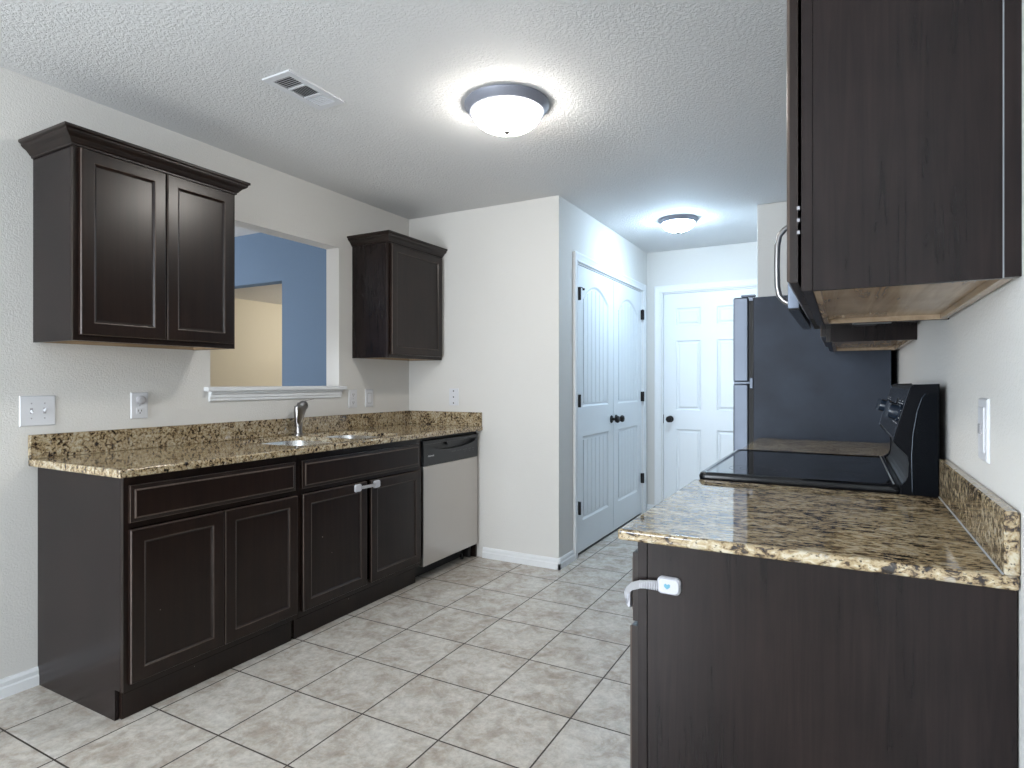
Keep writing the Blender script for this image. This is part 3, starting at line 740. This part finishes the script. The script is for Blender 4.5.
for yt in (y0+.0155, y1-.0155):     # added tubes standing in for bright edge highlights beside the control face
    bm = bmesh.new(); tube(bm, [(2.9775, yt, 1.060), (3.0175, yt, 1.207)], .0016, 8)
    obj('edge_highlight', bm, 'steel_v', bg, smooth=True)
bm = bmesh.new(); tube(bm, [(3.020, y0-.0035, .925), (3.0185, y0-.0035, 1.02), (3.0215, y0-.0035, 1.08), (3.0305, y0-.0035, 1.14), (3.040, y0-.0035, 1.176), (3.049, y0-.0035, 1.189)], .0013, 8)
obj('side_highlight', bm, 'knobp', bg, smooth=True)  # added tube imitating the curved highlight along the side panel
# control face plate lies on the slope
sl0, sl1 = Vector((2.9805, 0, 1.066)), Vector((3.0165, 0, 1.200)); sd = (sl1-sl0); sn = Vector((-sd.z, 0, sd.x)).normalized()
def on_face(y, t, d): p = sl0+sd*t+sn*d; return Vector((p.x, y, p.z))
bm = bmesh.new()
loops(bm, [[on_face(y0+.017+a, b, c) for a, b in ((i, i*4), (y1-y0-.034-i, i*4), (y1-y0-.034-i, 1-i*4), (i, 1-i*4))] for i, c in ((0, 0), (.0, .0015), (.002, .0028))], [0, 0, 0], cap=True, cap0=True)
fp = obj('control_face', bm, 'blackp', bg)
for yk in (2.035, 2.125, 2.533, 2.623):
    bm = bmesh.new(); rings = []
    for r_, d_ in ((.026, .003), (.026, .006), (.021, .008), (.020, .026), (.018, .029)):
        rings.append([on_face(yk+r_*math.cos(2*PI*k/28), .5, d_)+sd.normalized()*(r_*math.sin(2*PI*k/28)) for k in range(28)])
    loops(bm, rings, [0]*5, cap=True, cap0=True)
    # grip bar across the knob
    c = [on_face(yk-.006, .5, .02), on_face(yk+.006, .5, .02)]
    q = [[on_face(yk+sy*.0065, .5, d_)+sd.normalized()*(sz*.021) for sy, sz in ((-1, -1), (1, -1), (1, 1), (-1, 1))] for d_ in (.026, .034)]
    loops(bm, q, [0, 0], cap=True, cap0=True)
    kb = obj('control_knob', bm, 'knobp', fp, smooth=True)
for yk in (2.035, 2.125, 2.533, 2.623):
    bm = bmesh.new()
    for k in range(9):
        a = PI*(.15+1.7*k/8)-PI/2
        c = on_face(yk+.034*math.cos(a), .5, .0030)+sd.normalized()*(.034*math.sin(a))
        q = [c+Vector((0, dy, 0))+sd.normalized()*dz for dy, dz in ((-.0035, -.0012), (.0035, -.0012), (.0035, .0012), (-.0035, .0012))]
        loops(bm, [q, [p+sn*.0004 for p in q]], [0, 0], cap=True, cap0=True)
    obj('dial_marks', bm, 'white_ink', fp)
bm = bmesh.new()
loops(bm, [[on_face(y, t, d_) for y, t in ((2.21, .3), (2.45, .3), (2.45, .78), (2.21, .78))] for d_ in (.0028, .0045)], [0, 0], cap=True, cap0=True)
obj('clock_display', bm, 'glassk', fp)

# ------------------------------------------------------------------ microwave over the range
MW = thing('microwave', 'over-the-range microwave with silver door edge and bowed handle', 'microwave', (2.9, 2.326, 1.43))
ya, yb = 1.948, 2.704
bm = bmesh.new(); box(bm, 2.752, 3.088, ya, yb, 1.432, 1.852, .003)
obj('body', bm, 'blackp', MW)
md_ = obj('door', B(2.7135, 2.745, ya+.001, yb-.15, 1.436, 1.848, .004, 2), 'steel_v', MW, smooth=True)
obj('window', B(2.7125, 2.7145, ya+.10, yb-.20, 1.51, 1.79, .0008), 'glassk', md_)
obj('bottom_edge', B(2.715, 2.744, ya+.003, yb-.152, 1.4315, 1.4358), 'blackp', md_)
obj('control_panel', B(2.7135, 2.745, yb-.147, yb-.001, 1.432, 1.848, .004, 2), 'blackp', MW, smooth=True)
bm = bmesh.new(); hy = ya+.05
pts = [(2.716, hy, 1.456), (2.700, hy, 1.466), (2.687, hy, 1.482), (2.6815, hy, 1.510), (2.680, hy, 1.575), (2.6815, hy, 1.635), (2.687, hy, 1.664), (2.700, hy, 1.680), (2.716, hy, 1.690)]
tube(bm, pts, [(.0085, .0085)]*9, 14, up=Vector((0, 1, 0)))
obj('handle', bm, 'nickel', md_, smooth=True)
for y_ in (ya+.10, yb-.16):
    bm = bmesh.new(); box(bm, 2.892, 2.964, y_-.004, y_+.060, 1.4305, 1.4318)
    for k in range(5): box(bm, 2.896, 2.96, y_+k*.012, y_+.006+k*.012, 1.4290, 1.4306)
    obj('filter_grille', bm, 'blackm', MW)
obj('cooktop_light', B(2.885, 3.005, 2.40, 2.52, 1.4288, 1.4318, .001), 'lens', MW)
bm = bmesh.new()
for yy in (2.1, 2.25): lathe(bm, [(.005, 1.4300), (.005, 1.4318)], (2.765, yy, 0), 'z', 10)
box(bm, 2.758, 2.775, ya+.02, yb-.03, 1.4296, 1.4318)
obj('bottom_vent', bm, 'blackm', MW)

# ------------------------------------------------------------------ refrigerator
RF = thing('refrigerator', 'top-freezer refrigerator with black textured side and silver doors', 'refrigerator', (2.7, 4.0, 0))
y0, y1 = 3.572, 4.442
obj('cabinet_body', B(2.421, 3.067, y0, y1, .03, 1.690, .004, 2), 'frt', RF, smooth=True)
bm = bmesh.new(); box(bm, 2.395, 2.421, y0+.012, y1-.012, .06, 1.690)
obj('gasket', bm, 'blackm', RF)
fz = obj('freezer_door', B(2.314, 2.395, y0+.002, y1-.002, 1.222, 1.694, .010, 3), 'steel_v', RF, smooth=True)
fd = obj('fresh_food_door', B(2.314, 2.395, y0+.002, y1-.002, .075, 1.212, .010, 3), 'steel_v', RF, smooth=True)
for dr, a, b in ((fz, 1.27, 1.62), (fd, .62, 1.15)):
    bm = bmesh.new(); tube(bm, [(2.316, y1-.06, a), (2.28, y1-.06, a+.02), (2.268, y1-.06, a+.05), (2.268, y1-.06, b-.05), (2.28, y1-.06, b-.02), (2.316, y1-.06, b)], .010, 10)
    obj('handle', bm, 'nickel', dr, smooth=True)
bm = bmesh.new(); box(bm, 2.355, 2.43, y0+.004, y0+.035, 1.6945, 1.706, .003); box(bm, 2.398, 2.418, y0-.001, y0+.030, 1.672, 1.6905)
obj('top_hinge', bm, 'steel_v', RF)
bm = bmesh.new(); box(bm, 2.318, 2.402, y0-.004, y0+.018, 1.2125, 1.2215); box(bm, 2.402, 2.418, y0-.005, y0+.010, 1.185, 1.245, .002)
obj('centre_hinge', bm, 'steel_v', RF)
obj('toe_grille', B(2.345, 2.421, y0+.01, y1-.01, .005, .07), 'blackm', RF)
for x in (2.46, 3.02):
    for y in (y0+.05, y1-.05):
        bm = bmesh.new(); lathe(bm, [(.02, 0), (.02, .0295)], (x, y, 0), 'z', 12); obj('foot', bm, 'blackm', RF)

# ------------------------------------------------------------------ ceiling lights
def ceiling_light(label, x, y, R_, drop, mat, power_mat):
    t = thing('ceiling_light', label, 'ceiling light', (x, y, H), 'flush mounted dome lights')
    k = R_/.185
    bm = bmesh.new()
    lathe(bm, [(.120*k, -.0005), (.184*k, -.0005), (.187*k, -.004*k), (.186*k, -.012*k), (.176*k, -.022*k), (.168*k, -.036*k), (.160*k, -.040*k), (.150*k, -.040*k), (.149*k, -.020*k), (.120*k, -.018*k)], (x, y, H), 'z', 64, cap=False)
    obj('pan', bm, 'pan', t, smooth=True)
    bm = bmesh.new(); prof = [(.1485*k, -.026*k), (.150*k, -.042*k)]
    for s in range(1, 13):
        a = PI/2*s/12; prof.append((max(.150*k*math.cos(a), .0005), -.042*k-.078*k*math.sin(a)))
    lathe(bm, prof, (x, y, H), 'z', 64, cap=True)
    obj('glass_shade', bm, power_mat, t, smooth=True, auto=False)
    bm = bmesh.new(); zb = -.120*k
    lathe(bm, [(.004, zb+.002), (.015, zb), (.015, zb-.004), (.010, zb-.008), (.005, zb-.013), (.0005, zb-.014)], (x, y, H), 'z', 20)
    obj('finial', bm, 'nickel', t, smooth=True)
ceiling_light('larger dome ceiling light with brushed metal ring over the kitchen floor', 1.562, 2.318, .185, 0, None, 'shade1')
ceiling_light('smaller dome ceiling light glowing cool white in the hall', 1.772, 4.57, .144, 0, None, 'shade2')

# ------------------------------------------------------------------ ceiling vent
VT = thing('ceiling_vent', 'white rectangular louvred air vent in the ceiling', 'vent', (.885, 1.802, H), None)
x0, x1, y0, y1 = .808, .962, 1.650, 1.955; zf = H-.007
bm = bmesh.new(); a0, a1 = x0+.030, x1-.030
secs = [(y0+.030, y0+.105), (y0+.115, y0+.190), (y0+.200, y0+.275)]
ys = [y0]+[v for s in secs for v in s]+[y1]
for i in range(0, len(ys), 2): box(bm, a0, a1, ys[i], ys[i+1], zf, H-.0005)
box(bm, x0, a0, y0, y1, zf, H-.0005); box(bm, a1, x1, y0, y1, zf, H-.0005)
obj('frame', bm, 'plate', VT)
obj('duct_opening', B(a0, a1, y0+.030, y1-.030, H-.0012, H-.0006), 'slot', VT)
for j, (sa, sb) in enumerate(secs):
    bm = bmesh.new()
    if j == 1:
        for k in range(8):
            xx = a0+.006+k*(a1-a0-.012)/7.5
            prism(bm, [(xx+.0045, zf+.001), (xx+.006, zf+.001), (xx+.0016, H-.0015), (xx, H-.0015)], sa, sb, 'y')
    else:
        s = 1 if j == 0 else -1
        for k in range(6):
            yy = sa+.004+k*(sb-sa-.004)/6
            o1, o2 = (0, .006) if j == 0 else (.0015, 0)
            prism(bm, [(yy+o1, zf+.001), (yy+o1+.0028, zf+.001), (yy+o2+.0028, H-.0015), (yy+o2, H-.0015)], a0, a1, 'x')
    obj('louvre', bm, 'plate', VT)

# ------------------------------------------------------------------ switches and outlets
def plate_on(axis, face, sgn, a0, a1, z0, z1, t, th=.006):
    """bevelled wall plate on a wall plane, seen from sgn side"""
    F = front(axis, sgn, face); bm = bmesh.new()
    R = [(0, .0004), (0, th*.4), (.002, th*.85), (.004, th)]
    loops(bm, [rect(*F, a0+i, a1-i, z0+i, z1-i, d) for i, d in R], [0]*4, cap=True, cap0=True)
    return obj('plate', bm, 'plate', t)
def slab_on(axis, face, sgn, a0, a1, z0, z1, d0, d1):
    f0, f1 = sorted((face+sgn*d0, face+sgn*d1))
    return (f0, f1, a0, a1, z0, z1) if axis == 'x' else (a0, a1, f0, f1, z0, z1)
def screws(t, axis, face, sgn, pts):
    for a, z in pts:
        base = (face+sgn*.006, a, z) if axis == 'x' else (a, face+sgn*.006, z)
        bm = bmesh.new(); lathe(bm, [(.0032, 0), (.0028, sgn*.001)], base, axis, 10)
        obj('screw', bm, 'strap', t)
def outlet(label, axis, face, sgn, ac, zc, group='wall outlets'):
    t = thing('outlet', label, 'outlet', (face, ac, zc) if axis == 'x' else (ac, face, zc), group)
    p = plate_on(axis, face, sgn, ac-.039, ac+.039, zc-.060, zc+.060, t)
    for dz in (.026, -.026):
        rc = obj('receptacle', box(bmesh.new(), *slab_on(axis, face, sgn, ac-.017, ac+.017, zc+dz-.014, zc+dz+.014, .0055, .0078), bev=.002), 'plate', t)
        bm = bmesh.new()
        for da in (-.0065, .0065): box(bm, *slab_on(axis, face, sgn, ac+da-.0014, ac+da+.0014, zc+dz-.002, zc+dz+.007, .0075, .0082))
        box(bm, *slab_on(axis, face, sgn, ac-.0024, ac+.0024, zc+dz-.011, zc+dz-.006, .0075, .0082))
        obj('slot', bm, 'slot', rc)
    screws(t, axis, face, sgn, [(ac, zc)])
    return t
# double toggle switch
t = thing('light_switch', 'white double toggle light switch under the two-door wall cabinet', 'light switch', (0, 1.2235, 1.105), 'light switches')
plate_on('x', 0, 1, 1.161, 1.286, 1.044, 1.166, t)
for a, up in ((1.2005, -1), (1.2465, 1)):
    bm = bmesh.new(); box(bm, .0055, .0068, a-.005, a+.005, 1.093, 1.117)
    fr = obj('toggle_collar', bm, 'strap', t)
    bm = bmesh.new(); tube(bm, [(.006, a, 1.105), (.020, a, 1.105+up*.009)], [(.0042, .0055), (.0032, .0038)], 10); obj('toggle', bm, 'plate', t, smooth=True)
screws(t, 'x', 0, 1, [(a, z) for a in (1.2005, 1.2465) for z in (1.075, 1.135)])
outlet('white duplex outlet under the two-door wall cabinet, night light in its top socket', 'x', 0, 1, 1.626, 1.113)
t = thing('night_light', 'small round white night light plugged into the left wall outlet', 'night light', (.0085, 1.628, 1.139))
bm = bmesh.new(); lathe(bm, [(.019, .0085), (.0195, .020), (.016, .027), (.008, .030), (.001, .0305)], (0, 1.628, 1.139), 'x', 28)
obj('housing', bm, 'strap', t, smooth=True)
# outlet right of the sill, with tamper marks
outlet('white duplex outlet just right of the pass-through sill', 'x', 0, 1, 3.013, 1.112)
t = thing('light_switch', 'white rocker switch on the left wall beneath the small corner cabinet', 'light switch', (0, 3.172, 1.112), 'light switches')
plate_on('x', 0, 1, 3.133, 3.211, 1.052, 1.172, t)
obj('rocker', box(bmesh.new(), .0055, .0095, 3.156, 3.188, 1.080, 1.144, bev=.0015), 'plate', t)
obj('rocker_frame', B(.0052, .0064, 3.152, 3.192, 1.076, 1.148), 'strap', t)
t = thing('wall_plate', 'white wall plate with three small dark holes on the corner wall', 'wall plate', (.406, YB, 1.115))
plate_on('y', YB, -1, .366, .447, 1.055, 1.176, t)
for z in (1.072, 1.115, 1.158):
    bm = bmesh.new(); lathe(bm, [(.0052, 0), (.0052, -.002)], (.406, YB-.0055, z), 'y', 14); obj('hole', bm, 'slot', t)
# right wall outlet with a bulky white cover
t = thing('outlet', 'white outlet with a raised safety cover on the right wall above the counter', 'outlet', (XR, 1.472, 1.128), 'wall outlets')
plate_on('x', XR, -1, 1.430, 1.514, 1.067, 1.189, t, th=.006)
bm = bmesh.new(); box(bm, XR-.0085, XR-.0055, 1.446, 1.498, 1.085, 1.172, bev=.001)
cv = obj('cover', bm, 'plate', t)
obj('cover_tab', B(XR-.0115, XR-.0083, 1.460, 1.484, 1.120, 1.139, .001), 'strap', t)

# ------------------------------------------------------------------ child safety latches
def ribbon(pts, wv, th):
    pts = [Vector(p) for p in pts]; wv = Vector(wv); rings = []
    for i, p in enumerate(pts):
        t = (pts[min(i+1, len(pts)-1)]-pts[max(i-1, 0)]).normalized(); n = t.cross(wv).normalized()*th/2
        h = wv/2; rings.append([p-h-n, p+h-n, p+h+n, p-h+n])
    bm = bmesh.new(); loops(bm, rings, [0]*len(rings), cap=True, cap0=True); return bm
SL = thing('cabinet_latch', 'white child safety latch joining the two sink cabinet doors', 'safety latch', (.64, 2.475, .665), 'child safety latches')
xf = .6305
for yc in (2.385, 2.530):
    bm = bmesh.new(); R = [(.0, .022, .0003), (.0, .022, .006), (.003, .019, .0105)]
    loops(bm, [[Vector((xf+d, y, z)) for y, z in rrect(yc, .668, .048-2*i, .040-2*i, .010)] for i, _, d in R], [0]*3, cap=True, cap0=True)
    obj('pad', bm, 'latch', SL, smooth=True)
bm = ribbon([(xf+.008, 2.396, .668), (xf+.013, 2.42, .668), (xf+.014, 2.46, .668), (xf+.013, 2.50, .668), (xf+.008, 2.519, .668)], (0, 0, .016), .003)
obj('strap', bm, 'strap', SL)
SR = thing('cabinet_latch', 'white child safety latch with blue button wrapping the right cabinet corner', 'safety latch', (2.55, 1.215, .81), 'child safety latches')
bm = bmesh.new(); R = [(0, .0003), (0, .007), (.003, .0115)]
loops(bm, [[Vector((x, 1.215-d, z)) for x, z in rrect(2.552, .814, .046-2*i, .034-2*i, .010)] for i, d in R], [0]*3, cap=True, cap0=True)
pd = obj('pad', bm, 'latch', SR, smooth=True)
bm = bmesh.new()    # heart-like pale blue button
pts = [(0, -.006), (.0055, -.001), (.0062, .003), (.0035, .0052), (0, .0032), (-.0035, .0052), (-.0062, .003), (-.0055, -.001)]
prism(bm, [(2.550+a, .814+b) for a, b in pts], 1.215-.0125, 1.215-.0113, 'y')
obj('button', bm, 'bluebtn', pd)
pth = [(2.534, 1.209, .813), (2.514, 1.207, .812), (2.494, 1.205, .809), (2.478, 1.204, .803), (2.466, 1.207, .791), (2.460, 1.214, .777), (2.460, 1.222, .766)]
st = obj('strap', ribbon(pth, (0, -.006, .017), .0025), 'strap', SR)
bm = bmesh.new()
for k in range(12):
    x = 2.494+k*.0034; box(bm, x, x+.0014, 1.2028, 1.2052, .803, .8185)
obj('teeth', bm, 'latch', st)
bm = bmesh.new(); R = [(0, .0003), (0, .006), (.003, .010)]
loops(bm, [[Vector((2.4668-d, y, z)) for y, z in rrect(1.247, .766, .040-2*i, .036-2*i, .009)] for i, d in R], [0]*3, cap=True, cap0=True)
obj('pad', bm, 'latch', SR, smooth=True)
